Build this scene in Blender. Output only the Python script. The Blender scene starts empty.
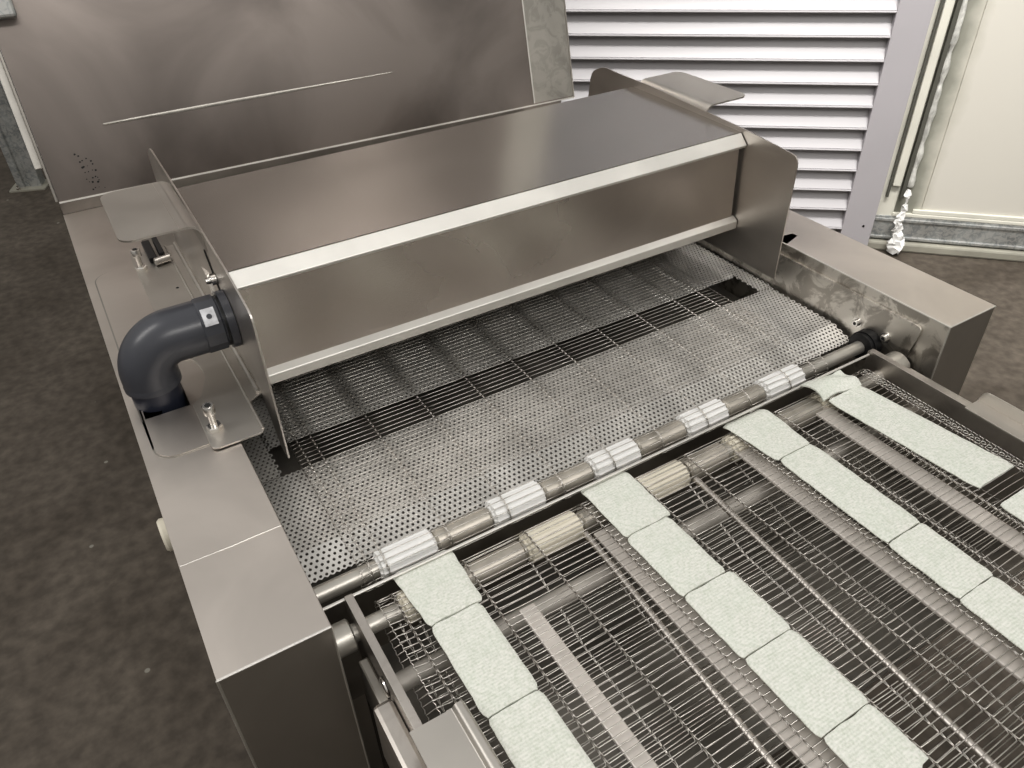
import bpy, bmesh, math, random
from mathutils import Vector, Matrix, noise
from mathutils.geometry import tessellate_polygon
random.seed(7)
PI = math.pi
C = bpy.context.scene.collection

# ------------------------------------------------------------------ materials
def newmat(name):
    m = bpy.data.materials.new(name); m.use_nodes = True
    nt = m.node_tree; b = nt.nodes['Principled BSDF']
    return m, nt, b
def N(nt, t, **kw):
    n = nt.nodes.new(t)
    for k, v in kw.items(): setattr(n, k, v)
    return n
def ramp(nt, fac, stops):
    r = N(nt, 'ShaderNodeValToRGB'); e = r.color_ramp.elements
    while len(e) < len(stops): e.new(0.5)
    for i, (p, c) in enumerate(stops):
        e[i].position = p; e[i].color = (c[0], c[1], c[2], 1) if isinstance(c, (tuple, list)) else (c, c, c, 1)
    nt.links.new(fac, r.inputs[0]); return r
def steel(name, col, rough=0.35, var=0.12, brush='x', scale=6, blotch=0.0, bump=0.02, metallic=1.0):
    m, nt, b = newmat(name)
    tc = N(nt, 'ShaderNodeTexCoord')
    mp = N(nt, 'ShaderNodeMapping')
    s = {'x': (2, 160, 160), 'y': (160, 2, 160), 'z': (160, 160, 2), 'n': (30, 30, 30)}[brush]
    mp.inputs['Scale'].default_value = s
    nt.links.new(tc.outputs['Object'], mp.inputs[0])
    n1 = N(nt, 'ShaderNodeTexNoise'); n1.inputs['Scale'].default_value = 1.0; n1.inputs['Detail'].default_value = 3
    nt.links.new(mp.outputs[0], n1.inputs[0])
    n2 = N(nt, 'ShaderNodeTexNoise'); n2.inputs['Scale'].default_value = scale; n2.inputs['Detail'].default_value = 5
    n2.inputs['Distortion'].default_value = .6
    nt.links.new(tc.outputs['Object'], n2.inputs[0])
    c0 = tuple(c * (1 - var) for c in col); c1 = tuple(min(1, c * (1 + var)) for c in col)
    r2 = ramp(nt, n2.outputs[0], [(0.35, c0), (0.65, c1)])
    out = r2.outputs[0]
    if blotch:
        n3 = N(nt, 'ShaderNodeTexNoise'); n3.inputs['Scale'].default_value = scale * 3; n3.inputs['Detail'].default_value = 8
        n3.inputs['Roughness'].default_value = .65; n3.inputs['Distortion'].default_value = 1.2
        nt.links.new(tc.outputs['Object'], n3.inputs[0])
        r3 = ramp(nt, n3.outputs[0], [(0.44, 0.0), (0.53, 1.0)])
        mx = N(nt, 'ShaderNodeMix', data_type='RGBA'); mx.blend_type = 'MIX'
        ml = N(nt, 'ShaderNodeMath', operation='MULTIPLY'); ml.inputs[1].default_value = blotch
        nt.links.new(r3.outputs[0], ml.inputs[0]); nt.links.new(ml.outputs[0], mx.inputs[0])
        nt.links.new(out, mx.inputs[6]); mx.inputs[7].default_value = (0.85, 0.82, 0.77, 1)
        out = mx.outputs[2]
    nt.links.new(out, b.inputs['Base Color'])
    b.inputs['Metallic'].default_value = metallic
    rr = N(nt, 'ShaderNodeMapRange'); rr.inputs[3].default_value = rough - .06; rr.inputs[4].default_value = rough + .1
    nt.links.new(n2.outputs[0], rr.inputs[0]); nt.links.new(rr.outputs[0], b.inputs['Roughness'])
    bp = N(nt, 'ShaderNodeBump'); bp.inputs['Strength'].default_value = bump * 5; bp.inputs['Distance'].default_value = .0006
    nt.links.new(n1.outputs[0], bp.inputs['Height']); nt.links.new(bp.outputs[0], b.inputs['Normal'])
    return m
def plain(name, col, rough=.5, metallic=0, var=.08, scale=20, bump=0, bscale=200, spec=.5):
    m, nt, b = newmat(name)
    tc = N(nt, 'ShaderNodeTexCoord'); n2 = N(nt, 'ShaderNodeTexNoise')
    n2.inputs['Scale'].default_value = scale; n2.inputs['Detail'].default_value = 6
    nt.links.new(tc.outputs['Object'], n2.inputs[0])
    r = ramp(nt, n2.outputs[0], [(.3, tuple(c * (1 - var) for c in col)), (.7, tuple(min(1, c * (1 + var)) for c in col))])
    nt.links.new(r.outputs[0], b.inputs['Base Color'])
    b.inputs['Roughness'].default_value = rough; b.inputs['Metallic'].default_value = metallic
    b.inputs['Specular IOR Level'].default_value = spec
    if bump:
        n3 = N(nt, 'ShaderNodeTexNoise'); n3.inputs['Scale'].default_value = bscale; n3.inputs['Detail'].default_value = 4
        nt.links.new(tc.outputs['Object'], n3.inputs[0])
        bp = N(nt, 'ShaderNodeBump'); bp.inputs['Strength'].default_value = bump; bp.inputs['Distance'].default_value = .002
        nt.links.new(n3.outputs[0], bp.inputs['Height']); nt.links.new(bp.outputs[0], b.inputs['Normal'])
    return m

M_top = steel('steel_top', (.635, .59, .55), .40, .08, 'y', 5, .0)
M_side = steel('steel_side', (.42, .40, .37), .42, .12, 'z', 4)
M_inner = steel('steel_inner_stained', (.46, .435, .40), .38, .12, 'x', 5, .75)
M_hood = steel('steel_hood', (.52, .50, .475), .20, .06, 'x', 3, .0, .01)
M_hoodf = steel('steel_hood_front', (.50, .455, .42), .26, .10, 'x', 3, .0, .01)
M_updark = steel('steel_upstand', (.22, .205, .19), .45, .15, 'x', 8)
M_roll = steel('steel_roller_dull', (.50, .475, .44), .6, .12, 'x', 12, metallic=.6)
M_edge = plain('bright_edge', (.72, .70, .66), .4, .3)  # pale tone puts the light on the lid's left flange into the colour
M_lip = steel('steel_polished_lip', (.74, .725, .69), .46, .06, 'x', 8, 0, .03)
M_plate = steel('steel_end_plate', (.64, .605, .57), .34, .10, 'z', 5, .0)
M_tab = steel('steel_tab', (.56, .535, .50), .42, .05, 'x', 6)
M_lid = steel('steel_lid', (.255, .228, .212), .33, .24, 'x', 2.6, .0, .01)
M_lid2 = steel('steel_lid_strip', (.40, .385, .355), .42, .10, 'z', 7, .14)
M_perf = steel('steel_perforated', (.66, .645, .62), .48, .15, 'n', 10, metallic=.75)
M_wire = steel('steel_wire', (.64, .615, .58), .30, .08, 'n', 30, 0, 0)
M_shaft = steel('steel_shaft', (.52, .50, .46), .38, .10, 'x', 12, metallic=.75)
M_sleeve = steel('steel_sleeve', (.50, .47, .42), .42, .18, 'x', 20, metallic=.7)
M_rail = steel('steel_rail', (.50, .47, .44), .38, .10, 'y', 8, .1)
M_wear = plain('wear_strip', (.66, .62, .58), .45, .3, .1, 30)
M_tray = steel('steel_tray', (.27, .255, .23), .42, .3, 'y', 6, 0, metallic=.8)
M_dark = plain('dark_interior', (.02, .02, .02), .7, 0, .2)
M_black = plain('black_rubber', (.012, .012, .013), .45)
M_white = plain('white_plastic', (.83, .83, .82), .38, 0, .03)
M_ivory = plain('ivory_plastic', (.72, .68, .58), .4, 0, .05)
M_pvc = plain('grey_pvc', (.060, .063, .074), .30, 0, .10, 15, .02, 60)
M_pvc2 = plain('dark_blue_grey_pvc', (.028, .032, .048), .35, 0, .10)
M_stick = plain('white_sticker', (.62, .63, .66), .5, 0, .25, 90)
M_galv = steel('galvanised', (.33, .345, .345), .5, .2, 'n', 14, .25, .02, metallic=.55)
M_slat = plain('slat_paint', (.43, .42, .435), .42, .0, .02, 3)
M_frame = plain('shutter_frame_paint', (.42, .405, .425), .45, 0, .03, 3)
M_seal = plain('sealant', (.55, .55, .52), .4, 0, .35, 30, .8, 60)
M_film = plain('plastic_film', (.75, .75, .74), .22, 0, .1, 30, .6, 60)
M_bolt = steel('bolt_steel', (.72, .70, .67), .22, .05, 'n', 20, 0, 0)
M_beige = plain('kerb_beige', (.32, .31, .265), .6, 0, .15, 8)

def wall_mat():
    m, nt, b = newmat('wall_panel')
    tc = N(nt, 'ShaderNodeTexCoord'); sep = N(nt, 'ShaderNodeSeparateXYZ'); nt.links.new(tc.outputs['Object'], sep.inputs[0])
    n2 = N(nt, 'ShaderNodeTexNoise'); n2.inputs['Scale'].default_value = 7; n2.inputs['Detail'].default_value = 6
    nt.links.new(tc.outputs['Object'], n2.inputs[0])
    # darker, noise-broken tone near the corner (object x small)
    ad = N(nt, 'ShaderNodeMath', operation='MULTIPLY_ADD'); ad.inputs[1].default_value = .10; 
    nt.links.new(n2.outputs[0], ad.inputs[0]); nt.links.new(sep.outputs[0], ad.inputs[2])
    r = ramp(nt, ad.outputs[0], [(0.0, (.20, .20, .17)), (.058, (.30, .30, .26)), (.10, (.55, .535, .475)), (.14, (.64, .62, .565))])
    nt.links.new(r.outputs[0], b.inputs['Base Color']); b.inputs['Roughness'].default_value = .5
    return m
M_wall = wall_mat()
M_wallplain = plain('wall_plain', (.68, .67, .60), .5, 0, .08, 5)

def floor_mat():
    m, nt, b = newmat('concrete_floor')
    tc = N(nt, 'ShaderNodeTexCoord')
    n1 = N(nt, 'ShaderNodeTexNoise'); n1.inputs['Scale'].default_value = 2.2; n1.inputs['Detail'].default_value = 9; n1.inputs['Roughness'].default_value = .65
    n1.inputs['Distortion'].default_value = .5
    n2 = N(nt, 'ShaderNodeTexNoise'); n2.inputs['Scale'].default_value = 26; n2.inputs['Detail'].default_value = 6
    for n in (n1, n2): nt.links.new(tc.outputs['Object'], n.inputs[0])
    r1 = ramp(nt, n1.outputs[0], [(.3, (.080, .067, .054)), (.52, (.112, .096, .080)), (.72, (.150, .130, .109))])
    r2 = ramp(nt, n2.outputs[0], [(.35, .75), (.7, 1.2)])
    mx = N(nt, 'ShaderNodeMix', data_type='RGBA'); mx.blend_type = 'MULTIPLY'; mx.inputs[0].default_value = 1
    nt.links.new(r1.outputs[0], mx.inputs[6]); nt.links.new(r2.outputs[0], mx.inputs[7])
    # pale paint flecks
    v = N(nt, 'ShaderNodeTexVoronoi'); v.inputs['Scale'].default_value = 6.5; nt.links.new(tc.outputs['Object'], v.inputs[0])
    r3 = ramp(nt, v.outputs[0], [(.035, 1.0), (.05, 0.0)])
    mx2 = N(nt, 'ShaderNodeMix', data_type='RGBA'); nt.links.new(r3.outputs[0], mx2.inputs[0])
    nt.links.new(mx.outputs[2], mx2.inputs[6]); mx2.inputs[7].default_value = (.26, .25, .22, 1)
    nt.links.new(mx2.outputs[2], b.inputs['Base Color'])
    rr = N(nt, 'ShaderNodeMapRange'); rr.inputs[3].default_value = .5; rr.inputs[4].default_value = .8; b.inputs['Specular IOR Level'].default_value = .25
    nt.links.new(n1.outputs[0], rr.inputs[0]); nt.links.new(rr.outputs[0], b.inputs['Roughness'])
    bp = N(nt, 'ShaderNodeBump'); bp.inputs['Strength'].default_value = .12; bp.inputs['Distance'].default_value = .003
    nt.links.new(n2.outputs[0], bp.inputs['Height']); nt.links.new(bp.outputs[0], b.inputs['Normal'])
    return m
M_floor = floor_mat()

def pad_mat():
    m, nt, b = newmat('pale_green_pad')
    tc = N(nt, 'ShaderNodeTexCoord')
    n1 = N(nt, 'ShaderNodeTexNoise'); n1.inputs['Scale'].default_value = 300; n1.inputs['Detail'].default_value = 4
    n2 = N(nt, 'ShaderNodeTexNoise'); n2.inputs['Scale'].default_value = 22; n2.inputs['Detail'].default_value = 4
    for n in (n1, n2): nt.links.new(tc.outputs['Object'], n.inputs[0])
    r1 = ramp(nt, n1.outputs[0], [(.34, (.61, .635, .565)), (.50, (.70, .715, .66)), (.64, (.77, .775, .725))])
    r2 = ramp(nt, n2.outputs[0], [(.32, (.95, .975, .955)), (.60, (1, 1, 1))])
    mx = N(nt, 'ShaderNodeMix', data_type='RGBA'); mx.blend_type = 'MULTIPLY'; mx.inputs[0].default_value = .8
    nt.links.new(r1.outputs[0], mx.inputs[6]); nt.links.new(r2.outputs[0], mx.inputs[7])
    nt.links.new(mx.outputs[2], b.inputs['Base Color']); b.inputs['Roughness'].default_value = .75
    w = N(nt, 'ShaderNodeTexWave'); w.bands_direction = 'Y'; w.inputs['Scale'].default_value = 75; w.inputs['Distortion'].default_value = .6
    nt.links.new(tc.outputs['Object'], w.inputs[0])
    ad = N(nt, 'ShaderNodeMath', operation='ADD'); nt.links.new(w.outputs[1], ad.inputs[0]); nt.links.new(n1.outputs[0], ad.inputs[1])
    bp = N(nt, 'ShaderNodeBump'); bp.inputs['Strength'].default_value = .35; bp.inputs['Distance'].default_value = .0008
    nt.links.new(ad.outputs[0], bp.inputs['Height']); nt.links.new(bp.outputs[0], b.inputs['Normal'])
    return m
M_pad = pad_mat()

# ------------------------------------------------------------------ object helpers
def tag(o, label=None, cat=None, group=None, kind=None):
    if label: o['label'] = label
    if cat: o['category'] = cat
    if group: o['group'] = group
    if kind: o['kind'] = kind
    return o
def thing(name, label, cat, loc=(0, 0, 0), group=None, rotz=0):
    o = bpy.data.objects.new(name, None); C.objects.link(o); o.location = loc; o.rotation_euler = (0, 0, rotz)
    o.empty_display_size = .05
    return tag(o, label, cat, group)

class MB:
    def __init__(s): s.v = []; s.f = []; s.sm = []
    def add(s, vs, fs, smooth=False):
        k = len(s.v); s.v += [tuple(v) for v in vs]
        for f in fs: s.f.append([k + i for i in f]); s.sm.append(smooth)
        return s
    def box(s, x0, x1, y0, y1, z0, z1):
        return s.add([(x0,y0,z0),(x1,y0,z0),(x1,y1,z0),(x0,y1,z0),(x0,y0,z1),(x1,y0,z1),(x1,y1,z1),(x0,y1,z1)],
              [(0,3,2,1),(4,5,6,7),(0,1,5,4),(1,2,6,5),(2,3,7,6),(3,0,4,7)])
    def lathe(s, p0, axis, prof, n=24, smooth=True, lobes=0, depth=0):
        # prof: list of (distance along axis, radius)
        a = Vector(axis).normalized(); u = a.orthogonal().normalized(); w = a.cross(u); p0 = Vector(p0)
        vs = []; fs = []
        for (d, r) in prof:
            for i in range(n):
                t = 2 * PI * i / n; q = r
                if lobes and r > 0: q = r - depth * (1 if (i * lobes * 2 // n) % 2 else 0)
                vs.append(p0 + a * d + (u * math.cos(t) + w * math.sin(t)) * q)
        for j in range(len(prof) - 1):
            for i in range(n):
                k = (i + 1) % n; fs.append((j*n+i, j*n+k, (j+1)*n+k, (j+1)*n+i))
        fs.append(tuple(range(n - 1, -1, -1))); fs.append(tuple((len(prof)-1)*n + i for i in range(n)))
        return s.add(vs, fs, smooth)
    def tube(s, pts, r, n=8, caps=True, smooth=True, ref=Vector((0, .31, 1))):
        pts = [Vector(p) for p in pts]; vs = []; fs = []
        m = len(pts)
        for i, p in enumerate(pts):
            t = (pts[min(i+1, m-1)] - pts[max(i-1, 0)])
            if t.length < 1e-9: t = Vector((1, 0, 0))
            t.normalize(); rf = ref if abs(t.dot(ref.normalized())) < .96 else Vector((0, 1, -.3))
            u = t.cross(rf).normalized(); w = t.cross(u)
            rr = r[i] if isinstance(r, (list, tuple)) else r
            for k in range(n):
                a = 2 * PI * k / n; vs.append(p + (u * math.cos(a) + w * math.sin(a)) * rr)
        for i in range(m - 1):
            for k in range(n):
                l = (k + 1) % n; fs.append((i*n+k, i*n+l, (i+1)*n+l, (i+1)*n+k))
        if caps: fs.append(tuple(range(n - 1, -1, -1))); fs.append(tuple((m-1)*n + i for i in range(n)))
        return s.add(vs, fs, smooth)
    def prism(s, outer, d0, d1, plane='yz', holes=()):
        # outline (and holes) in a plane, extruded along the remaining axis from d0 to d1
        def P(a, b, d):
            return {'yz': (d, a, b), 'xz': (a, d, b), 'xy': (a, b, d)}[plane]
        loops = [list(outer)] + [list(h) for h in holes]
        tris = tessellate_polygon([[Vector((a, b, 0)) for a, b in l] for l in loops])
        flat = [q for l in loops for q in l]; n = len(flat)
        vs = [P(a, b, d0) for a, b in flat] + [P(a, b, d1) for a, b in flat]
        fs = [tuple(t) for t in tris] + [tuple(n + i for i in reversed(t)) for t in tris]
        k = 0
        for l in loops:
            m = len(l)
            for i in range(m): fs.append((k+i, k+(i+1) % m, n+k+(i+1) % m, n+k+i))
            k += m
        return s.add(vs, fs)
    def build(s, name, mat, parent=None, bevel=0, seg=2, origin=None, fix=True, M=None):
        me = bpy.data.meshes.new(name)
        vs = s.v
        o3 = Vector(origin) if origin is not None else Vector((0, 0, 0))
        if parent is not None: o3 = Vector(parent.location) if parent.parent is None else Vector(parent['_w'])
        vs = [tuple(Vector(v) - o3) for v in vs]
        me.from_pydata(vs, [], s.f); me.polygons.foreach_set('use_smooth', s.sm)
        me.update()
        if fix:
            bm = bmesh.new(); bm.from_mesh(me); bmesh.ops.recalc_face_normals(bm, faces=bm.faces)
            for e in bm.edges:
                if len(e.link_faces) == 2 and e.calc_face_angle(0) > .7: e.smooth = False
            bm.to_mesh(me); bm.free()
        ob = bpy.data.objects.new(name, me); C.objects.link(ob)
        mats = mat if isinstance(mat, (list, tuple)) else [mat]
        for mm in mats: me.materials.append(mm)
        if parent is not None: ob.parent = parent; ob['_w'] = tuple(o3)
        else: ob.location = o3
        if bevel:
            b = ob.modifiers.new('bevel', 'BEVEL'); b.width = bevel; b.segments = seg; b.limit_method = 'ANGLE'; b.angle_limit = .6
            b.harden_normals = False
        return ob

def rrect(x0, x1, y0, y1, r=(.01, .01, .01, .01), n=6):
    # rounded rectangle; radii for corners (x0,y0),(x1,y0),(x1,y1),(x0,y1)
    out = []
    for (cx, cy, rr, a0) in ((x0, y0, r[0], PI), (x1, y0, r[1], 1.5*PI), (x1, y1, r[2], 0), (x0, y1, r[3], .5*PI)):
        if rr <= 0: out.append((cx, cy)); continue
        ox = cx + rr if cx == x0 else cx - rr; oy = cy + rr if cy == y0 else cy - rr
        for i in range(n + 1):
            a = a0 + .5 * PI * i / n; out.append((ox + rr * math.cos(a), oy + rr * math.sin(a)))
    return out
def rpoly(pts, n=5):
    # polygon with (a,b,radius) corners
    out = []; m = len(pts)
    for i in range(m):
        a, b, r = pts[i]; p = Vector((a, b)); q0 = Vector(pts[i-1][:2]); q1 = Vector(pts[(i+1) % m][:2])
        if r <= 0: out.append((a, b)); continue
        d0 = (q0 - p).normalized(); d1 = (q1 - p).normalized()
        s, e = p + d0 * r, p + d1 * r
        for k in range(n + 1):
            t = k / n; c = s * (1-t)**2 + p * 2*t*(1-t) + e * t*t; out.append((c.x, c.y))
    return out

# ------------------------------------------------------------------ the setting
flo = MB(); flo.add([(-6, -4, 0), (9, -4, 0), (9, 9, 0), (-6, 9, 0)], [(0, 1, 2, 3)])
tag(flo.build('floor', M_floor), kind='structure')

RW = (3.093, 1.828)                       # foot of the corner of the panelled wall
def wall_obj(o, foot, ang): o.location = (foot[0], foot[1], 0); o.rotation_euler = (0, 0, ang); return o
wr = MB(); X0 = -.06
for a, b in ((X0, .0515), (.0545, 1.30), (1.303, 2.6), (2.603, 5.0)): wr.box(a, b, .035, .12, .172, 4.2)
wr.box(X0, 5.0, .039, .11, .172, 4.2)
tag(wall_obj(wr.build('wall_right', M_wall), RW, -PI/4), kind='structure')
t1 = MB(); t1.box(X0, 5.0, .022, .06, .160, .176); t1.box(.02, 5.0, .024, .036, .176, .196)
tag(wall_obj(t1.build('trim_1', M_wallplain, bevel=.003), RW, -PI/4), kind='structure')
bb = MB(); bb.box(-.145, 5.0, .024, .12, .046, .160); bb.box(-.145, 5.0, .018, .05, .135, .150); bb.box(-.145, 5.0, .016, .05, .052, .066)
tag(wall_obj(bb.build('baseboard_right', M_galv, bevel=.003), RW, -PI/4), kind='structure')
kb = MB(); kb.box(-.145, 5.0, -.002, .12, 0, .044)
tag(wall_obj(kb.build('trim_2', M_beige, bevel=.01), RW, -PI/4), kind='structure')
# corner jamb between shutter and panels
cj = MB(); cj.box(-.30, -.055, .03, .12, 0, 4.2); cj.box(-.095, -.060, .012, .04, .30, 4.2); 
tag(wall_obj(cj.build('trim_3', M_wallplain, bevel=.006), RW, -PI/4), kind='structure')
cd = MB(); cd.box(-.052, -.036, .010, .05, .25, 4.2); cd.box(-.108, -.098, .014, .05, .25, 4.2)
tag(wall_obj(cd.build('trim_4', plain('dark_joint', (.10, .10, .085), .6)), RW, -PI/4), kind='structure')
# bead of lumpy sealant down the joint
sb = MB(); pts = []; rr = []
for i in range(170):
    z = .30 + i * .012
    pts.append((-.024 + .004 * noise.noise(Vector((z*9, 1, 0))), .026, z)); rr.append(.013 + .010 * noise.noise(Vector((z * 17, 3, 5))))
sb.tube(pts, rr, 8)
so = wall_obj(sb.build('sealant_bead', M_seal), RW, -PI/4)
tag(so, 'lumpy grey-white sealant bead running down the joint beside the cream wall panels', 'sealant')
# crumpled film hanging at its foot
cf = MB(); pts = []; rr = []
for i in range(26):
    t = i / 25; z = .30 - .285 * t
    pts.append((-.035 + .006 * math.sin(t * 9) + .008 * t, -.012 - .02 * t, z)); rr.append(.006 + .016 * t + .005 * noise.noise(Vector((t * 12, 0, 2))) + (.012 if .78 < t < .93 else 0))
cf.tube(pts, rr, 11)
cfo = cf.build('plastic_film', M_film)
for v in cfo.data.vertices:
    d = noise.noise_vector(v.co * 60); v.co += Vector((d.x, d.y * .6, d.z)) * .020
for p_ in cfo.data.polygons: p_.use_smooth = False
wall_obj(cfo, RW, -PI/4)
tag(cfo, 'crumpled clear-white plastic film hanging at the foot of the wall corner', 'plastic film')

# louvred shutter
SA = math.atan2(-.622, .783)
sh = thing('roller_shutter', 'grey-white louvred metal shutter with horizontal angled slats behind the machine', 'shutter', (3.0, 1.93, 0), rotz=SA)
sf = MB(); sf.box(-.133, -.004, -.040, .08, 0.0, 3.6); sf.box(-3.05, -2.92, -.040, .08, 0, 3.6); sf.box(-2.92, -.133, -.008, .08, 3.5, 3.6); sf.box(-2.92, -.133, -.008, .08, 0, .045)
o = sf.build('shutter_frame', M_frame, bevel=.003); o.parent = sh
fs = MB(); fs.lathe((-.045, -.042, .13), (0, 1, 0), [(0, .005), (.003, .005)], 10)
o = fs.build('screw', M_black); o.parent = sh
P = .0892; z = 1.005 - 12 * P
while z < 3.5:
    sl = MB()
    if z > .04:
        # curved slat: lower lip forward, upper edge tucked back under the next slat
        out = [(-.033, z - .005), (-.037, z - .004), (-.0385, z - .001), (-.0375, z + .0015), (-.034, z + .003), (-.0345, z + .006)] + [(-.0345 + .036 * (1 - (1 - t / 9) ** 2), z + .006 + .092 * t / 9) for t in range(1, 10)]
        prof = out + [(y_ + .003, z_ - .001) for y_, z_ in reversed(out)]
        n = len(prof)
        vs = [(-2.925, a, b) for a, b in prof] + [(-.130, a, b) for a, b in prof]
        sl.add(vs, [(i, (i+1) % n, n + (i+1) % n, n + i) for i in range(n)], True)
        o = sl.build('slat', M_slat); o.parent = sh
    z += P
bk = MB(); bk.box(-2.95, -.10, .072, .08, 0, 3.55); o = bk.build('backing', M_frame); o.parent = sh
# pale wall continuing to the left of the shutter
wl = MB(); wl.box(-9, -3.05, .0, .12, 0, 4.2)
o = wl.build('wall_back', plain('white_wall', (.74, .74, .72), .5)); o.location = (3.0, 1.93, 0); o.rotation_euler = (0, 0, SA); tag(o, kind='structure')
o.location.x += .30; o.location.y += 1.0

# galvanised post on the far floor at the left
gp = thing('galvanised_post', 'galvanised steel channel post standing on the floor left of the raised cover', 'post', (-.205, 4.98, 0), rotz=-.35)
ch = MB(); ch.prism([(-.065, -.03), (-.03, -.03), (-.024, -.018), (.000, -.018), (.006, -.03), (.060, -.03), (.060, .05), (.052, .05), (.052, -.020), (.010, -.020), (.004, -.006), (-.028, -.006), (-.034, -.02), (-.057, -.02), (-.057, .05), (-.065, .05)], 0, 2.6, 'xy')
o = ch.build('channel', M_galv, bevel=.002); o.parent = gp
fp = MB(); fp.prism(rrect(-.10, .09, -.075, .07, (.01,)*4), 0, .008, 'xy'); o = fp.build('foot_plate', M_beige); o.parent = gp
bl = MB(); bl.lathe((-.05, -.06, .008), (0, 0, 1), [(0, .012), (.012, .012)], 6, False); bl.lathe((-.05, -.06, .02), (0, 0, 1), [(0, .006), (.015, .006)], 10)
o = bl.build('anchor_bolt', M_bolt); o.parent = gp

# ------------------------------------------------------------------ side housings
ZT = .95
def housing(x0, x1, name, label):
    h = thing(name, label, 'machine housing', (x0, .575, .0)); return h
HL = housing(-.045, .085, 'side_housing', 'left stainless steel box housing beside the belt, grey elbow pipe entering its top')
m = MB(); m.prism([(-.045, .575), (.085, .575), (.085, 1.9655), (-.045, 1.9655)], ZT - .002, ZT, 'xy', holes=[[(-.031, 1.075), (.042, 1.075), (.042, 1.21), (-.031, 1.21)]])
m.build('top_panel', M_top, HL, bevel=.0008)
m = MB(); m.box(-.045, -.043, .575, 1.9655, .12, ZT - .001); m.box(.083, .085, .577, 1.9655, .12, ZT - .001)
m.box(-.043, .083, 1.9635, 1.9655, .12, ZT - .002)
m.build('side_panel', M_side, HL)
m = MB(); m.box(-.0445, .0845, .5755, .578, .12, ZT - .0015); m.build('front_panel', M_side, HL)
m = MB(); m.tube([(-.0445, .5755, ZT - .0015), (.0845, .5755, ZT - .0015)], .0019, 8); m.tube([(-.0445, .5755, ZT - .0015), (-.0445, .5755, .12)], .0016, 8)
m.tube([(.0845, .5755, ZT - .002), (.0845, .5755, .12)], .0014, 8)
m.build('folded_edge', M_lip, HL)
for x in (-.02, .06):
    for y in (.62, 1.88): m = MB(); m.lathe((x, y, 0), (0, 0, 1), [(0, .03), (.012, .03), (.02, .012), (.125, .012)], 16); m.build('levelling_foot', M_shaft, HL)
# access cover with rounded corners and pipe cut-out
m = MB(); m.prism(rrect(-.027, .082, .968, 1.612, (.03, .004, .004, .035)), ZT, ZT + .0018, 'xy', holes=[[(-.025, 1.078), (.042, 1.078), (.042, 1.205), (-.025, 1.205)]])
m.build('access_cover', M_top, HL, bevel=.0006)
m = MB(); m.prism(rrect(-.0295, .0835, .9655, 1.6145, (.032, .004, .004, .037)), ZT, ZT + .0006, 'xy', holes=[[(-.031, 1.075), (.042, 1.075), (.042, 1.21), (-.031, 1.21)]])  # darker steel rim: shade of the recess line put into the colour
m.build('cover_recess_shade', M_side, HL)
m = MB(); m.tube([(-.044, .757, ZT - .0002), (.0, .756, ZT - .0001), (.02, .755, ZT + .0002), (.05, .756, ZT + .0001), (.084, .756, ZT + .0)], [.0006, .0006, .0009, .0008, .0006], 6)
m.build('weld_seam', M_lip, HL)
# cream cap on the outer side
m = MB(); m.lathe((-.045, .985, .80), (-1, 0, 0), [(0, .014), (.004, .014), (.005, .026), (.014, .027), (.018, .024), (.018, .018), (.014, .016)], 28)
o = m.build('round_cap', M_ivory, HL); o['label'] = 'cream plastic round cap'

HR = housing(1.21, 1.338, 'side_housing', 'right stainless steel box housing beside the belt, in front of the cream wall')
m = MB(); m.prism([(1.21, .58), (1.338, .58), (1.338, 1.9655), (1.21, 1.9655)], ZT - .002, ZT, 'xy', holes=[rpoly([(1.2115, .952, 0), (1.2115, .985, 0), (1.256, .980, .004), (1.256, .966, .004)])])
m.build('top_panel', M_top, HR, bevel=.0008)
m = MB(); m.box(1.21, 1.212, .582, 1.9655, .12, ZT - .002); m.box(1.336, 1.338, .582, 1.9655, .12, ZT - .001); m.box(1.212, 1.336, 1.9635, 1.9655, .12, ZT - .002)
m.build('side_panel', M_inner, HR)
m = MB(); m.box(1.2105, 1.3375, .5805, .583, .12, ZT - .0015); m.build('front_panel', M_side, HR)
m = MB(); m.tube([(1.2105, .5805, ZT - .0015), (1.3375, .5805, ZT - .0015)], .0016, 8); m.tube([(1.2105, .5805, ZT - .001), (1.2105, .5805, .12)], .0018, 8)
m.tube([(1.2105, .5805, ZT - .0015), (1.2105, 1.9, ZT - .0015)], .0016, 8)
m.build('folded_edge', M_lip, HR)
for x in (1.235, 1.315):
    for y in (.62, 1.88): m = MB(); m.lathe((x, y, 0), (0, 0, 1), [(0, .03), (.012, .03), (.02, .012), (.125, .012)], 16); m.build('levelling_foot', M_shaft, HR)
m = MB(); m.prism(rpoly([(.622, .926, .014), (1.9, .926, 0), (1.9, .76, 0), (.70, .76, 0), (.675, .838, .01), (.636, .846, .012)]), 1.2045, 1.2095, 'yz')
m.build('inner_plate', M_inner, HR, bevel=.001)
for (y, z) in ((.747, .872), (.683, .873)):
    m = MB(); m.lathe((1.2045, y, z), (-1, 0, 0), [(0, .0105), (.0015, .0105), (.0015, .007), (.008, .007), (.0088, .0062)], 18)
    cs = m.build('cap_screw', M_bolt, HR)
    m = MB(); m.lathe((1.1957, y, z), (-1, 0, 0), [(0, .0036), (.0003, .0036)], 6, False); m.build('screw_socket', M_dark, cs)

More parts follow.
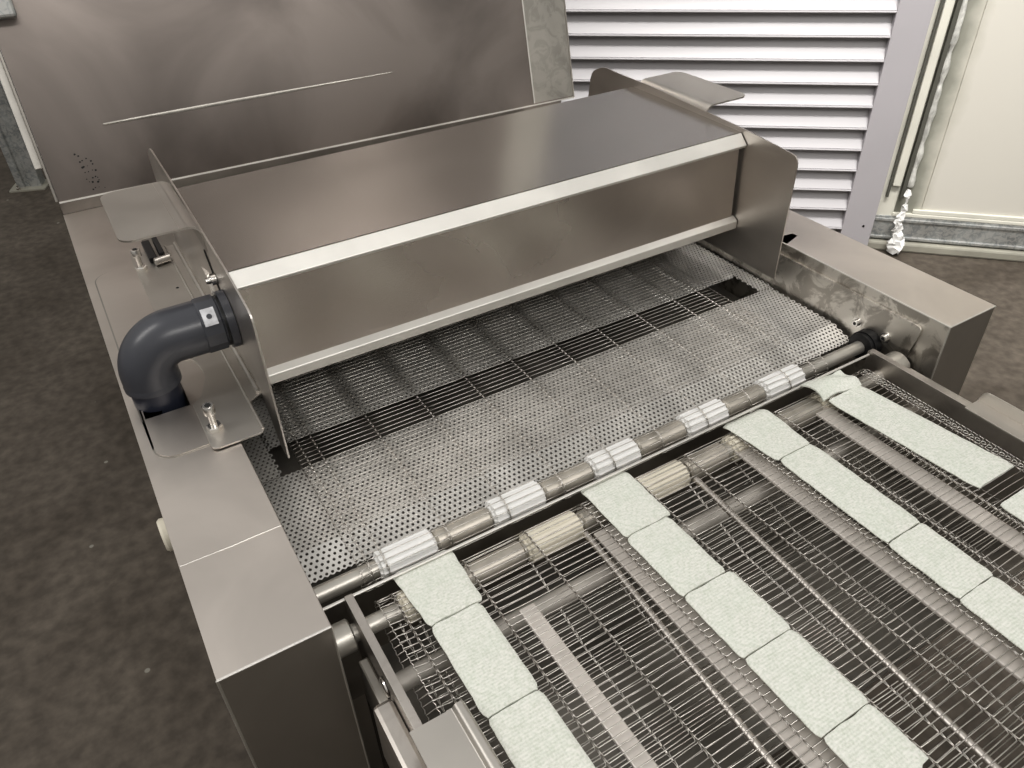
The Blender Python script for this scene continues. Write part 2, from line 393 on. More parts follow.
# tub walls between the two housings, and the rear deck
TB = thing('machine_tub', 'stainless steel tub under the belts, between the two box housings', 'tub', (.65, 1.2, 0))
m = MB(); m.box(.088, 1.2, .765, 1.93, .775, .78); m.box(.086, .088, .765, 1.93, .30, .93); m.box(.088, 1.2, .762, .765, .50, .80)
m.build('tub_wall', M_tray, TB)
m = MB(); m.box(.087, 1.203, 1.47, 1.93, .925, .93); m.box(.087, 1.203, 1.47, 1.475, .75, .925); m.build('rear_deck', M_side, TB)
m = MB(); m.prism([(-.045, .5), (1.338, .5), (1.338, .959), (-.045, .9765)], 1.9665, 1.9695, 'xz'); o = m.build('rear_upstand', M_updark, bevel=.001, origin=(.65, 1.945, .5)); tag(o, 'narrow dark steel upstand running along the foot of the raised cover', 'upstand')
for x in (.12, 1.17):
    for y in (.80, 1.88): m = MB(); m.box(x - .02, x + .02, y - .02, y + .02, 0, .5); m.build('leg', M_side, TB)

# ------------------------------------------------------------------ raised cover (lid)
LID = thing('raised_cover', 'large stainless steel cover panel standing raised behind the hood', 'machine cover', (0, 1.951, .967))
tilt = math.atan2(.2412, .9705)
def lidpart(mb, name, mat, bevel=0, dep=0):
    mb2 = MB(); R = Matrix.Rotation(.0127, 4, 'Y') @ Matrix.Rotation(-tilt, 4, 'X')
    mb2.v = [tuple(R @ Vector(v) + Vector((0, 1.972, .9785))) for v in mb.v]; mb2.f = mb.f; mb2.sm = mb.sm
    return mb2.build(name, mat, LID, bevel=bevel)
# local: x across, y = thickness (0 front), z up the panel
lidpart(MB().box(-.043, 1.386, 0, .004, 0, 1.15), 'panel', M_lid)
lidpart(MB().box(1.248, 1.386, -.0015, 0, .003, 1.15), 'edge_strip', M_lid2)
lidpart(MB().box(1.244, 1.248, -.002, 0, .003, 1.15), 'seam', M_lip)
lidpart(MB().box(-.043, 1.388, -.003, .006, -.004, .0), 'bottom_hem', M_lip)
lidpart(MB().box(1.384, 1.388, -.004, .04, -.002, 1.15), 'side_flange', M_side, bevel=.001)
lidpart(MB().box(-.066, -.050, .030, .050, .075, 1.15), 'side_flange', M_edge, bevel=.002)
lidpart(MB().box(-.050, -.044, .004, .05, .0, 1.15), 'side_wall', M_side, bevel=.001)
cr = MB(); n = 40  # pale raised strip standing for a bright line reflected in the panel
vs = []; 
for i in range(n + 1):
    t = i / n; x = .10 + .72 * t; w = .0045 * (.5 + .5 * math.sin(PI * min(1, t * 1.15)) ) * (1 - .4 * t)
    zc = .146 + .006 * t
    vs += [(x, -.0012 , zc - w), (x, -.0022, zc), (x, -.0012, zc + w)]
cr.add(vs, [(3*i, 3*i+3, 3*i+4, 3*i+1) for i in range(n)] + [(3*i+1, 3*i+4, 3*i+5, 3*i+2) for i in range(n)], True)
lidpart(cr, 'reflection_streak', M_lid2)
lidpart(MB().box(-.075, .010, -.05, -.002, .378, .43), 'hinge_bracket', M_galv, bevel=.006)
# cluster of black specks on the lower left of the panel
sp = MB()
for i in range(26):
    x = .018 + .008 * (i % 4) + random.uniform(-.004, .004) ; z = .015 + .0125 * (i // 4) + random.uniform(-.004, .004)
    x += .02 - z * .18; s = random.uniform(.0008, .0024)
    sp.add([(x - s, -.0008, z - s), (x + s, -.0008, z - s * .6), (x + s * .7, -.0008, z + s), (x - s, -.0008, z + s * .8)], [(0, 1, 2, 3)])
lidpart(sp, 'dirt_speck', M_black)['kind'] = 'stuff'

# ------------------------------------------------------------------ hood
HD = thing('hood', 'angular stainless steel hood bridging the wire belt between two end plates', 'machine hood', (.647, 1.2, .95))
XL, XR = .147, 1.147
m = MB()
m.add([(XL, 1.062, 1.162), (XR, 1.062, 1.162), (XR, 1.40, 1.168), (XL, 1.40, 1.168), (XL, 1.062, 1.159), (XR, 1.062, 1.159), (XR, 1.40, 1.165), (XL, 1.40, 1.165)],
      [(0, 1, 2, 3), (7, 6, 5, 4), (0, 4, 5, 1), (2, 6, 7, 3)])
m.build('top_panel', M_hood, HD)
m = MB(); m.prism(rpoly([(1.0605, 1.1625, .002), (1.0405, 1.1425, .002), (1.0435, 1.1375, 0), (1.0605, 1.1565, 0)]), XL + .001, XR - .002, 'yz')
m.build('front_lip', M_lip, HD)
m = MB(); m.prism([(1.054, 1.150), (1.046, .992), (1.050, .992), (1.058, 1.150)], XL + .001, XR - .008, 'yz'); m.build('front_panel', M_hoodf, HD)
m = MB(); m.prism(rpoly([(1.046, .993, 0), (1.034, .986, .002), (1.034, .969, .002), (1.052, .967, 0), (1.052, .993, 0)]), XL + .001, XR - .002, 'yz'); m.build('bottom_lip', M_lip, HD)
m = MB(); m.box(XL, XR, 1.396, 1.40, .90, 1.166); m.build('back_panel', M_side, HD)
def endplate(x0, x1, left):
    if left:
        pr_ = rpoly([(.945, .957, 0), (.945, 1.150, .018), (1.062, 1.166, .02), (1.40, 1.180, .01), (1.60, 1.182, .03), (1.655, 1.150, .02), (1.655, .957, 0), (1.035, .957, 0), (.985, .885, .010), (.948, .885, .006)])
    else:
        pr_ = rpoly([(.915, .905, 0), (.915, 1.158, .018), (1.045, 1.169, .02), (1.35, 1.183, .01), (1.46, 1.183, .02), (1.515, 1.186, .02), (1.56, 1.165, .02), (1.60, .905, 0)])
    mm = MB(); mm.prism(pr_, x0, x1, 'yz'); return mm
endplate(XL - .003, XL, True).build('end_plate', M_plate, HD, bevel=.0006)
endplate(XR, XR + .003, False).build('end_plate', M_plate, HD, bevel=.0006)
# horizontal mounting flange folded from the left end plate
m = MB(); m.prism(rpoly([(.045, .947, .012), (.1225, .947, .010), (.1225, 1.03, .006), (.1465, 1.045, 0), (.1465, 1.655, 0), (.050, 1.655, .01), (.050, 1.22, 0), (.075, 1.20, .02), (.082, 1.14, .02), (.060, 1.082, .015), (.045, 1.07, 0)]), ZT + .0022, ZT + .0052, 'xy')
m.build('mounting_flange', M_tab, HD, bevel=.0008)
m = MB(); m.tube([(.1415, 1.045, ZT + .0065), (.1415, 1.655, ZT + .0065)], .0045, 8); m.tube([(.1215, .955, ZT + .0055), (.1215, 1.655, ZT + .0055)], .0022, 8)
m.build('fold', M_tab, HD)
def tab(sgn, xp, y0, y1):
    # handle tab rolled outward from the top of an end plate: quarter bend, then a flat plate with rounded corners
    mm = MB(); arc = [(0, 1.140), (0, 1.166)] + [(.020 - .020 * math.cos(t), 1.166 + .020 * math.sin(t)) for t in [PI/2 * i / 8 for i in range(1, 9)]] + [(.0205, 1.186)]
    inn = [(d + .0001 if k < 2 else d, z) for k, (d, z) in enumerate(arc)]
    n = len(arc); vs = []
    for y in (y0, y1):
        for (d, z) in arc: vs.append((xp + sgn * d, y, z))
        for k, (d, z) in enumerate(arc):
            t = 0 if k < 2 else min(PI/2, PI/2 * (k - 1) / 8)
            vs.append((xp + sgn * (d + .003 * math.cos(t)), y, z - .003 * math.sin(t)))
    L = 2 * n
    for k in range(n - 1):
        mm.f.append([k, k+1, L+k+1, L+k]); mm.f.append([n+k, L+n+k, L+n+k+1, n+k+1]); mm.f.append([k, n+k, n+k+1, k+1]); mm.f.append([L+k, L+k+1, L+n+k+1, L+n+k])
    mm.v = vs; mm.sm = [True] * len(mm.f)
    xa, xb = sorted((xp + sgn * .020, xp + sgn * .117)); rr = (.022, .0, .0, .022) if sgn < 0 else (.0, .022, .022, .0)
    mm.prism(rrect(xa, xb, y0, y1, rr), 1.183, 1.186, 'xy')
    return mm.build('handle_tab', M_tab, HD)
tab(-1, XL - .0015, 1.190, 1.400)
tab(1, XR + .0015, 1.165, 1.385)
m = MB(); m.tube([(.114, 1.192, 1.1858), (.114, 1.398, 1.1858)], .0006, 6); m.build('bend_line', M_plate, HD)
# jacking screws on the flange
def screw(x, y, h):
    q = MB(); q.lathe((x, y, ZT + .005), (0, 0, 1), [(0, .0115), (.0015, .0118), (.0075, .0118), (.009, .0105)], 6, False)
    q.build('lock_nut', M_bolt, HD)
    q = MB(); q.lathe((x, y, ZT + .01), (0, 0, 1), [(0, .0050), (h - .014, .0050), (h - .014, .0088), (h, .0088), (h + .001, .0080)], 20)
    js = q.build('jacking_screw', M_bolt, HD)
    q = MB(); q.lathe((x, y, ZT + .01 + h + .0011), (0, 0, 1), [(0, .0048), (.0004, .0048)], 6, False); q.build('screw_socket', M_dark, js)
screw(.060, 1.575, .040); screw(.060, .992, .040)
s = MB(); s.lathe((.105, 1.46, ZT + .0053), (0, 0, 1), [(0, .003), (.0003, .003)], 12); s.build('drilled_hole', M_dark, HD)
# clamp under the left tab and wing nut on the plate
m = MB(); m.box(.080, .096, 1.59, 1.68, ZT + .006, ZT + .018); m.box(.102, .112, 1.59, 1.68, ZT + .006, ZT + .024); m.build('clamp_bar', M_black, HD, bevel=.002)
m = MB(); m.lathe((.088, 1.575, ZT + .014), (1, .2, 0), [(0, .008), (.03, .008)], 14); m.build('clamp_pin', M_bolt, HD)
m = MB(); m.lathe((XL - .004, 1.175, 1.098), (-1, 0, 0), [(0, .010), (.008, .010), (.009, .006), (.016, .005)], 16)
for s_ in (-1, 1): m.add([(XL - .008, 1.175, 1.098), (XL - .012, 1.175 + s_ * .010, 1.098 + s_ * .014), (XL - .018, 1.175 + s_ * .012, 1.098 + s_ * .020), (XL - .016, 1.175, 1.104)], [(0, 1, 2, 3)])
m.build('wing_nut', M_bolt, HD)
m = MB(); m.prism(rpoly([(1.12, 1.03, .008), (1.135, 1.03, .008), (1.225, 1.125, .008), (1.215, 1.135, .008)]), XL - .0042, XL - .0036, 'yz'); m.build('adjustment_slot', M_dark, HD)

# ------------------------------------------------------------------ elbow pipe
EB = thing('elbow_pipe', 'dark grey plastic elbow pipe rising from the left housing into the hood end plate', 'pipe', (.006, 1.12, .90))
cx, cy, cz, R_ = .004, 1.125, 1.052, .0420
m = MB(); pts = [(cx, cy, .985), (cx, cy, .995)]
bc = Vector((cx + .050, 0, cz - .050))
for i in range(0, 15):
    a = PI - (PI/2) * i / 14; pts.append((bc.x + .050 * math.cos(a), cy, bc.z + .050 * math.sin(a)))
pts += [(.070, cy, cz), (.098, cy, cz)]
m.tube(pts, R_, 36, ref=Vector((0, 1, 0)))
o = m.build('bend', M_pvc, EB)
m = MB(); m.lathe((.094, cy, cz), (1, 0, 0), [(0, R_), (.002, .0445), (.030, .0445), (.031, .041), (.034, .041)], 14, False); m.build('socket_collar', M_pvc, EB, bevel=.001)
m = MB(); m.lathe((.127, cy, cz), (1, 0, 0), [(0, .0405), (.006, .0405)], 32); m.build('seal_ring', M_black, EB)
m = MB(); m.lathe((.131, cy, cz), (1, 0, 0), [(0, .046), (.012, .046)], 32); m.build('union_ring', M_pvc, EB)
m = MB(); m.lathe((cx, cy, .84), (0, 0, 1), [(0, .037), (.15, .037)], 32); m.build('riser', M_pvc2, EB)
m = MB(); m.lathe((cx, cy, .981), (0, 0, 1), [(0, .0425), (.008, .0425), (.010, R_)], 32); m.build('rim', M_pvc, EB)
# sticker on the collar
st = MB(); vs = []
for i in range(5):
    a = math.radians(118 + 9 * i)
    for x in (.0985, .1185): vs.append((x, cy + .0452 * math.cos(a), cz + .0452 * math.sin(a)))
st.add(vs, [(2*i, 2*i+1, 2*i+3, 2*i+2) for i in range(4)], True)
st.v = [(x, 2*cy - y if False else y, z) for x, y, z in st.v]
o = st.build('sticker', M_stick, EB); o['label'] = 'white sticker with a dark mark'
st = MB(); a = math.radians(136)
yy, zz = cy + .0456 * math.cos(a), cz + .0456 * math.sin(a)
st.lathe((.1085, yy, zz), (0, math.cos(a), math.sin(a)), [(0, .0042), (.0003, .0042)], 10); o = st.build('sticker_mark', M_pvc, o)

# ------------------------------------------------------------------ perforated plates (true holes)
def perf(name, label, x0, x1, y0, y1, zf, cut=None):
    p = .0088; rh = .0024; ry = p * math.sqrt(3) / 2
    vs = []; fs = []; rows = int((y1 - y0) / ry); cols = int((x1 - x0) / p)
    R1 = p / math.sqrt(3)
    for j in range(rows):
        yc = y0 + R1 + j * ry
        for i in range(cols):
            xc = x0 + p/2 + i * p + (p/2 if j % 2 else 0)
            if cut and cut(xc, yc): continue
            k = len(vs)
            for ring, (r, dz) in enumerate(((R1, 0), (rh, 0), (rh, -.0015))):
                for q in range(6):
                    a = PI/6 + q * PI/3; x = xc + r * math.cos(a); y = yc + r * math.sin(a)
                    vs.append((x, y, zf(y) + dz))
            for q in range(6):
                w = (q + 1) % 6
                fs.append((k+q, k+w, k+6+w, k+6+q)); fs.append((k+6+q, k+6+w, k+12+w, k+12+q))
    m = MB(); m.v = vs; m.f = fs; m.sm = [False] * len(fs)
    o = m.build(name, M_perf, origin=((x0+x1)/2, (y0+y1)/2, zf((y0+y1)/2)), fix=False)
    return tag(o, label, 'perforated plate')
zf1 = lambda y: .850 if y > .79 else .850 - (.79 - y) * .32
perf('perforated_plate', 'perforated steel plate under the wire belt nearest the white sprockets, front edge bent down', .092, 1.200, .742, .957, zf1)
zf2 = lambda y: .852 if y > 1.045 else .852 - (1.045 - y) * .12
perf('perforated_plate', 'perforated steel plate under the hood, behind the dark slot across the wire belt', .13, 1.16, 1.030, 1.46, zf2)
perf('perforated_strip', 'narrow perforated steel strip beside the left housing, at the end of the dark slot', .092, .129, .957, 1.46, lambda y: .850)
perf('perforated_strip', 'narrow perforated steel strip against the right housing, at the end of the dark slot', 1.162, 1.200, .957, 1.46, lambda y: .850)

# ------------------------------------------------------------------ wire belts
def path_fn(y_ax, z_ax, R, side, tail):
    """arc length s=0 at top of the roller; s<0 on the upper run away from it; side=+1: upper run lies at +y"""
    def f(s, n=0.0):
        if s <= 0: return (y_ax - side * s, z_ax + R + n)
        if s < PI * R:
            a = s / R; return (y_ax - side * (R + n) * math.sin(a), z_ax + (R + n) * math.cos(a))
        d = s - PI * R; return tail(d, n)
    return f
def belt_mesh(mb, s0, s1, pitch, cols, xl, xr, f, r, jit=.0006):
    s = s0; i = 0
    while s < s1:
        pts = []
        def P(x, ds, n=0):
            y, z = f(s + ds, n); pts.append((x, y, z))
        j1 = random.uniform(-1, 1) * jit
        P(xl, pitch * 1.02, .0008); P(xl + .0015, pitch * .55, .001); P(xl, .002, 0)
        last = xl
        for c in cols:
            if c <= xl + .003 or c >= xr - .003: continue
            mid = (last + c) / 2; bow = random.uniform(-1, 1) * jit
            if c - last > .05:
                for t in (.25, .5, .75): P(last + (c - last) * t, bow * math.sin(PI * t) * 1.5 + j1)
            P(c - .0022, j1, 0); P(c - .0007, pitch * .3, .0006); P(c - .0004, pitch * 1.04, .0011); P(c + .0004, pitch * 1.04, .0011); P(c + .0016, pitch * .12, .0003); P(c + .0024, j1, 0)
            last = c
        P(xr, .002, 0); P(xr - .0015, pitch * .55, .001); P(xr, pitch * 1.02, .0008)
        mb.tube(pts, r, 5, caps=False)
        s += pitch * (1 + random.uniform(-.03, .03)); i += 1
# upstream belt
R1x = .0238
f1 = path_fn(.712, .8445, R1x, +1, lambda d, n: (.712 + d, .8445 - R1x - n - d * .10))
c1 = [.172, .195] + [.292 + .0965 * i for i in range(8)] + [1.03]
m = MB(); belt_mesh(m, -.70, PI * R1x + .06, .0103, c1, .158, 1.062, f1, .00068, .0004)
tag(m.build('wire_belt', M_wire, origin=(.61, .95, .868), fix=False), 'fine steel wire belt running out from under the hood over the perforated plates', 'wire belt')
# near belt
R2x = .0238
def tail2(d, n):
    if d < .14: return (.633 - d, .8405 - R2x - n - d * .28)
    return (.633 - d, .8405 - R2x - .0392 - n)
f2 = path_fn(.633, .8405, R2x, -1, tail2)
c2 = [.180, .205] + [.286 + .0990 * i for i in range(8)] + [1.085]
m = MB(); belt_mesh(m, -.93, PI * R2x + .93, .0102, c2, .158, 1.105, f2, .00082, .0008)
# worn loose link ends along the edges read as rings
def rings(mb, x, f, s0, s1, pitch, rr):
    s = s0
    while s < s1:
        pts = []
        for k in range(9):
            a = 2 * PI * k / 8; y, z = f(s + pitch * .5 + rr * 1.2 * math.sin(a), .001 + .0010 * math.sin(a * 2)); pts.append((x + rr * math.cos(a), y, z))
        mb.tube(pts, .0009, 5, caps=False); s += pitch
rings(m, 1.094, f2, -.93, 0, .0102, .0035)
tag(m.build('wire_belt', M_wire, origin=(.63, .2, .864), fix=False), 'open steel wire ladder belt in the foreground carrying the pale green pads', 'wire belt')

# ------------------------------------------------------------------ rollers
def roller(name, label, y, z, xa, xb, sprs, sleeves, rs, sc, mat_s):
    t = thing(name, label, 'roller', ((xa + xb) / 2, y, z))
    m = MB(); m.lathe((xa, y, z), (1, 0, 0), [(0, rs), (xb - xa, rs)], 28); m.build('shaft', M_roll if name == 'idler_roller' else M_shaft, t)
    for (a, b) in sprs:
        m = MB(); m.lathe((a, y, z), (1, 0, 0), [(0, sc - .006), (.0025, sc - .0045), (.004, sc), (b - a - .004, sc), (b - a - .0025, sc - .0045), (b - a, sc - .006)], 96, False, 12, .0024)
        m.build('sprocket', mat_s, t, bevel=0)
    for (a, b, r) in sleeves:
        m = MB(); m.lathe((a, y, z), (1, 0, 0), [(0, r - .003), (.003, r), (b - a - .003, r), (b - a, r - .003)], 28); m.build('sleeve', M_sleeve, t)
    return t
RA = roller('drive_roller', 'steel roller with five white ribbed sprockets where the hood belt turns down', .712, .8445, .085, 1.205,
    [(.185, .273), (.366, .456), (.548, .638), (.737, .827), (.918, 1.012)], [(.275, .364, .0175), (.458, .546, .0175), (.640, .735, .0175), (.829, .916, .0175)], .0125, .0225, M_white)
m = MB(); m.lathe((1.176, .712, .8445), (1, 0, 0), [(0, .020), (.002, .026), (.010, .026), (.010, .0285), (.028, .0285)], 32); m.build('bearing_ring', M_black, RA)
RB = roller('drive_roller', 'steel roller with ivory ribbed sprockets under the far end of the foreground belt', .633, .8405, .085, 1.205,
    [(.185, .275), (.378, .470), (.578, .672), (.768, .860), (.975, 1.060)], [(.279, .374, .0170), (.474, .574, .0165), (.676, .755, .0190), (.868, .970, .0190)], .0125, .0225, M_ivory)
m = MB(); m.lathe((.088, .633, .8405), (1, 0, 0), [(0, .022), (.026, .022), (.028, .020)], 28); m.build('bearing_collar', M_shaft, RB)
m = MB(); m.lathe((1.158, .640, .8405), (1, 0, 0), [(0, .024), (.022, .026), (.036, .026)], 28); m.build('bearing_collar', M_shaft, RB)
RC = roller('idler_roller', 'plain dark steel roller seen through the foreground belt below the sprocket roller', .560, .803, .118, 1.135, [], [], .0135, .0225, M_white)
m = MB(); m.tube([(.0865, .6635, .8725), (1.133, .6635, .8725)], .0024, 8)
o = m.build('transfer_rod', M_lip, origin=(.64, .6635, .8725)); tag(o, 'thin bright steel rod lying across the gap between the two wire belts', 'rod')

# ------------------------------------------------------------------ foreground conveyor frame
CF = thing('conveyor_frame', 'stainless steel side bars, rails and guides holding the foreground wire belt', 'conveyor frame', (.63, .2, 0))
m = MB(); m.prism(rpoly([(.664, .880, .004), (.664, .80, 0), (.60, .72, 0), (-.35, .72, 0), (-.35, .880, 0)]), .1225, .1335, 'yz'); m.build('side_bar', M_rail, CF, bevel=.001)
m = MB(); m.prism(rpoly([(.668, .880, .004), (.668, .80, 0), (.60, .72, 0), (-.35, .72, 0), (-.35, .880, 0)]), 1.134, 1.146, 'yz'); m.build('side_bar', M_rail, CF, bevel=.001)
m = MB(); m.box(.096, .1225, -.35, .520, .74, .852); m.build('outer_rail', M_rail, CF, bevel=.006)
m = MB(); m.box(.108, .1225, .515, .600, .74, .830); m.build('outer_rail', M_side, CF, bevel=.003)
m = MB(); m.box(1.146, 1.164, -.35, .60, .76, .872); m.build('outer_rail', M_rail, CF, bevel=.004)
m = MB(); m.lathe((.1215, .54, .842), (-1, 0, 0), [(0, .014), (.002, .013), (.003, .010)], 20); m.build('bolt_head', M_bolt, CF)
# guide plates on top
m = MB(); m.prism(rpoly([(.116, .884, 0), (.116, .887, 0), (.168, .887, .001), (.172, .893, .003), (.182, .893, .003), (.186, .880, .002), (.186, .868, 0), (.183, .868, 0), (.183, .879, 0), (.179, .889, .002), (.174, .889, .001), (.170, .884, .001)]), -.35, .448, 'xz'); m.build('guide_plate', M_tab, CF)
m = MB(); m.prism([(1.120, .884), (1.120, .887), (1.156, .887), (1.156, .884)], -.35, .470, 'xz'); m.prism(rpoly([(.472, .884, 0), (.466, .908, .012), (-.35, .908, 0), (-.35, .884, 0)]), 1.155, 1.158, 'yz'); m.build('guide_plate', M_tab, CF, bevel=.0006)
m = MB()
for x, zz in ((.449, .8555), (.655, .8555)):
    mm = MB(); mm.tube([(x + .012, .60, zz), (x - .040, -.35, zz)], .0052, 12); mm.build('guide_rod', M_rail, CF)
for (a, b, y1) in ((.314, .338, .545), (.474, .520, .600), (.768, .806, .628), (.950, .985, .630)):
    mm = MB(); mm.box(a, b, -.35, y1, .843, .849); mm.build('wear_strip', M_wear, CF, bevel=.002)

for y in (-.05, -.30):
    mm = MB(); mm.box(.1335, 1.134, y - .008, y + .008, .815, .8355); mm.build('cross_bar', M_rail, CF, bevel=.002)
m = MB(); m.add([(.14, .27, .715), (1.13, .27, .715), (1.13, .70, .690), (.14, .70, .690), (.14, .27, .712), (1.13, .27, .712), (1.13, .70, .687), (.14, .70, .687)], [(0,1,2,3),(7,6,5,4),(0,4,5,1),(1,5,6,2),(2,6,7,3),(3,7,4,0)]); m.build('drip_tray', M_tray, CF)
m = MB()
for x in (.128, 1.14):
    for y in (.50, -.25): 
        mm = MB(); mm.box(x - .02, x + .02, y - .02, y + .02, 0, .72 if x < 1 else .72); mm.build('leg', M_side, CF, bevel=.002)

# ------------------------------------------------------------------ pale green pads
def pad(x0, x1, y0, y1, label, dx0=0, dx1=0, curl=0, seed=0, tip=0):
    """a thin pad lying on the belt; dx = sideways shift at far end; curl = far end drops / near end lifts"""
    nx, ny = 14, 22; th = .0042; vs = []; zb = .8662
    for lay in (0, 1):
        for j in range(ny + 1):
            t = j / ny; y = y0 + (y1 - y0) * t
            for i in range(nx + 1):
                u = i / nx; e = .0011
                xa = x0 + dx0 * t + e * noise.noise(Vector((y * 60, seed, 1))) ; xb = x1 + dx1 * t + e * noise.noise(Vector((y * 60, seed, 9)))
                if t > .93: q = (t - .93) / .07; xa += .003 * q*q; xb -= .003 * q*q
                if t < .07: q = (.07 - t) / .07; xa += .003 * q*q; xb -= .003 * q*q
                x = xa + (xb - xa) * u
                yy = y + .0012 * noise.noise(Vector((x * 50, seed, t * 0 + (5 if t > .5 else 7)))) * (1 if t in (0, 1) else .0)
                edge = min(u, 1 - u) * (xb - xa); z = zb + (th * (min(1, edge / .004 + .35)) if lay else 0)
                z += .0006 * noise.noise(Vector((x * 30, y * 30, seed))) + .0006
                if lay: z += .0004 * noise.noise(Vector((x * 150, y * 150, seed)))
                if curl == 1 and y > y1 - .02: d = y - (y1 - .02); z -= d * d * 18 * .9; 
                if tip and t < .25: q = (.25 - t) / .25; yy += tip * q * (u ** 2) * 1.0
                vs.append((x, yy, z))
    W = nx + 1; L = W * (ny + 1); fs = []
    for j in range(ny):
        for i in range(nx):
            a = j * W + i; fs.append((L+a, L+a+1, L+a+1+W, L+a+W)); fs.append((a, a+W, a+1+W, a+1))
    for j in range(ny):
        a = j * W; fs.append((a, L+a, L+a+W, a+W)); a = j * W + nx; fs.append((a, a+W, L+a+W, L+a))
    for i in range(nx):
        a = i; fs.append((a, a+1, L+a+1, L+a)); a = ny * W + i; fs.append((a, L+a, L+a+1, a+1))
    m = MB(); m.add(vs, fs, True)
    o = m.build('green_pad', M_pad, origin=((x0+x1)/2, (y0+y1)/2, zb))
    return tag(o, label, 'pad', 'pale green pads on the foreground belt')
S = 0
def lane(tiles):
    global S
    for t in tiles: S += 1; pad(*t[:4], t[4], seed=S * 3.7, **(t[5] if len(t) > 5 else {}))
lane([(.199, .277, .5705, .674, 'pale green pad at the far end of the leftmost row, by the first white sprocket', dict(dx0=-.008, dx1=.004, curl=1)),
      (.199, .272, .4265, .5685, 'long pale green pad, second from the far end of the leftmost row'),
      (.199, .272, .285, .4245, 'pale green pad at the near end of the leftmost row, beside the left guide plate')])
lane([(.497, .580, .5555, .668, 'pale green pad at the far end of the second row, between two ivory sprockets', dict(curl=1)),
      (.496, .574, .4375, .5535, 'pale green pad, second from the far end of the second row from the left'),
      (.497, .581, .3300, .4355, 'pale green pad in the middle of the second row from the left'),
      (.498, .581, .2140, .3280, 'pale green pad, second from the near end of the second row from the left'),
      (.500, .580, .112, .2120, 'pale green pad with a curved edge, nearest pad of the second row', dict(tip=.035))])
lane([(.790, .864, .5545, .664, 'pale green pad at the far end of the third row, over the roller', dict(dx0=-.012, dx1=.006, curl=1)),
      (.792, .866, .3570, .5525, 'longest pale green pad of the third row, second from its far end'),
      (.791, .866, .2480, .3550, 'pale green pad, third from the far end of the third row'),
      (.789, .864, .118, .2460, 'pale green pad cut by the right edge of the view, nearest of the third row')])
lane([(.992, 1.083, .354, .6135, 'long pale green pad with ragged near end, on the right side of the belt', dict(dx0=-.022, dx1=-.030)),
      (.986, 1.060, .190, .318, 'pale green pad at the right edge of the view, nearest of the rightmost row')])
# the curled first pad of the right-hand row
def curled():
    nx, ny = 16, 18; vs = []; fs = []
    for lay in (0, 1):
        for j in range(ny + 1):
            t = j / ny
            for i in range(nx + 1):
                u = i / nx; x = .962 + .090 * u - .006 * (1 - u) * t
                y = .616 + .047 * t + .004 * math.sin(u * 5)
                z = .868 + .010 * math.sin(PI * t) * (1 - .5 * u) + .004 * noise.noise(Vector((x * 40, y * 40, 2)))
                if u < .3: z += .007 * (.3 - u) / .3 * t; 
                if u > .85: z += .004 * math.sin(t * 7)
                vs.append((x, y, z + (.003 if lay else 0)))
    W = nx + 1; L = W * (ny + 1)
    for j in range(ny):
        for i in range(nx):
            a = j * W + i; fs.append((L+a, L+a+1, L+a+1+W, L+a+W)); fs.append((a, a+W, a+1+W, a+1))
    for j in range(ny):
        a = j * W; fs.append((a, L+a, L+a+W, a+W)); a = j * W + nx; fs.append((a, a+W, L+a+W, L+a))
    for i in range(nx):
        a = i; fs.append((a, a+1, L+a+1, L+a)); a = ny * W + i; fs.append((a, L+a, L+a+1, a+1))
    m = MB(); m.add(vs, fs, True); o = m.build('green_pad', M_pad, origin=(1.02, .64, .868))
    tag(o, 'short curled pale green pad at the far end of the rightmost row', 'pad', 'pale green pads on the foreground belt')
curled()

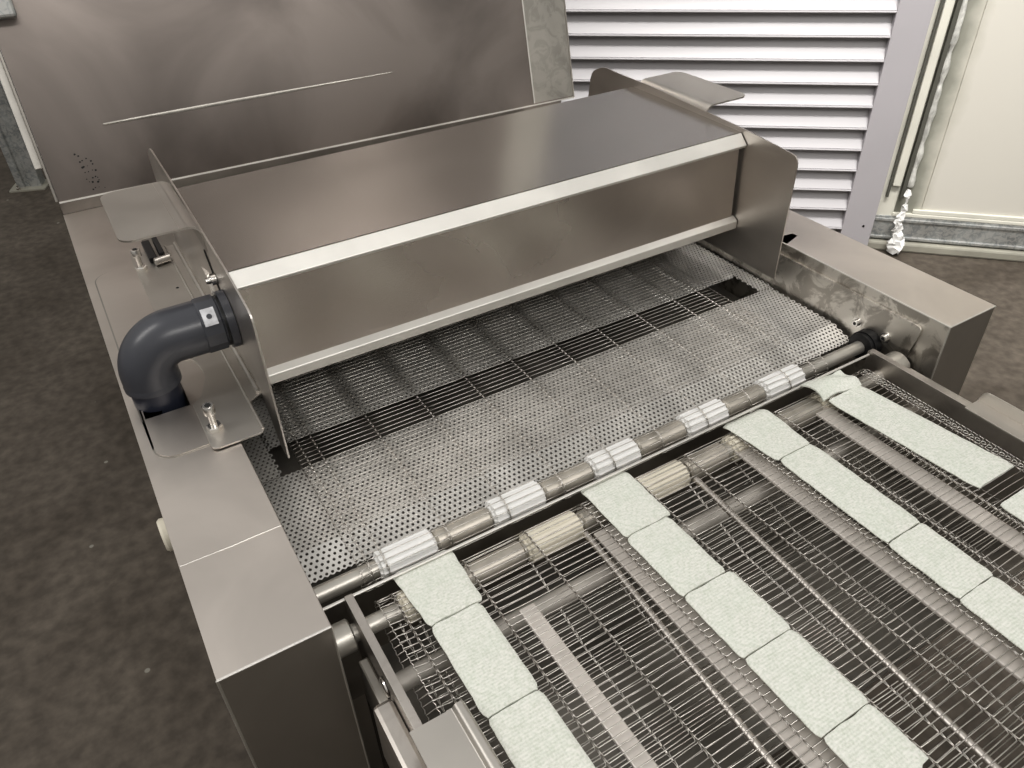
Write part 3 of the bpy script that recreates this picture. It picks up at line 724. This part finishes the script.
# ------------------------------------------------------------------ lights, world, camera
def area(name, loc, rot, sx, sy, power, col=(1, .97, .93)):
    l = bpy.data.lights.new(name, 'AREA'); l.shape = 'RECTANGLE'; l.size = sx; l.size_y = sy; l.energy = power; l.color = col
    o = bpy.data.objects.new(name, l); C.objects.link(o); o.location = loc; o.rotation_euler = rot; return o
def aimed(loc, target, sx, sy, power, spread=PI):
    o = area('ceiling_and_fill_light', loc, (0, 0, 0), sx, sy, power)
    o.rotation_euler = (Vector(target) - Vector(loc)).to_track_quat('-Z', 'Y').to_euler(); o.data.spread = spread
    return o
aimed((.9, -2.2, 3.9), (.8, .6, .8), 3.0, .5, 48)
aimed((1.7, .6, 4.0), (2.9, 1.95, .7), 2.2, .5, 30, 1.3)  # added lamp, narrowed and aimed to brighten the walls
aimed((-2.0, 1.4, 3.9), (.2, 1.5, .5), .5, 2.4, 34)  # fill lamp added for the left side and the floor
w = bpy.data.worlds.new('room_light'); bpy.context.scene.world = w; w.use_nodes = True
nt = w.node_tree; bg = nt.nodes['Background']
tc = N(nt, 'ShaderNodeTexCoord'); sp_ = N(nt, 'ShaderNodeSeparateXYZ'); nt.links.new(tc.outputs['Generated'], sp_.inputs[0])
r = ramp(nt, sp_.outputs[2], [(0.0, (.30, .288, .27)), (.25, (.42, .405, .38)), (.6, (.66, .645, .615)), (1.0, (.72, .705, .68))])
nt.links.new(r.outputs[0], bg.inputs[0]); bg.inputs[1].default_value = .85

cd_ = bpy.data.cameras.new('camera'); cam = bpy.data.objects.new('camera', cd_); C.objects.link(cam)
Rm = Matrix(((0.85610558, -0.51622651, -0.02436042), (0.32962628, 0.50913061, 0.79506763), (-0.39803235, -0.68869167, 0.60603138)))
cam.matrix_world = Matrix.Translation((0, 0, 1.70)) @ Rm.transposed().to_4x4()
cd_.sensor_width = 36; cd_.lens = 776.439 / 1024 * 36; cd_.clip_start = .02
bpy.context.scene.camera = cam
vs_ = bpy.context.scene.view_settings; vs_.view_transform = 'Standard'; vs_.look = 'Medium High Contrast'; vs_.exposure = 0.10
for o in bpy.data.objects:
    if '_w' in o: del o['_w']
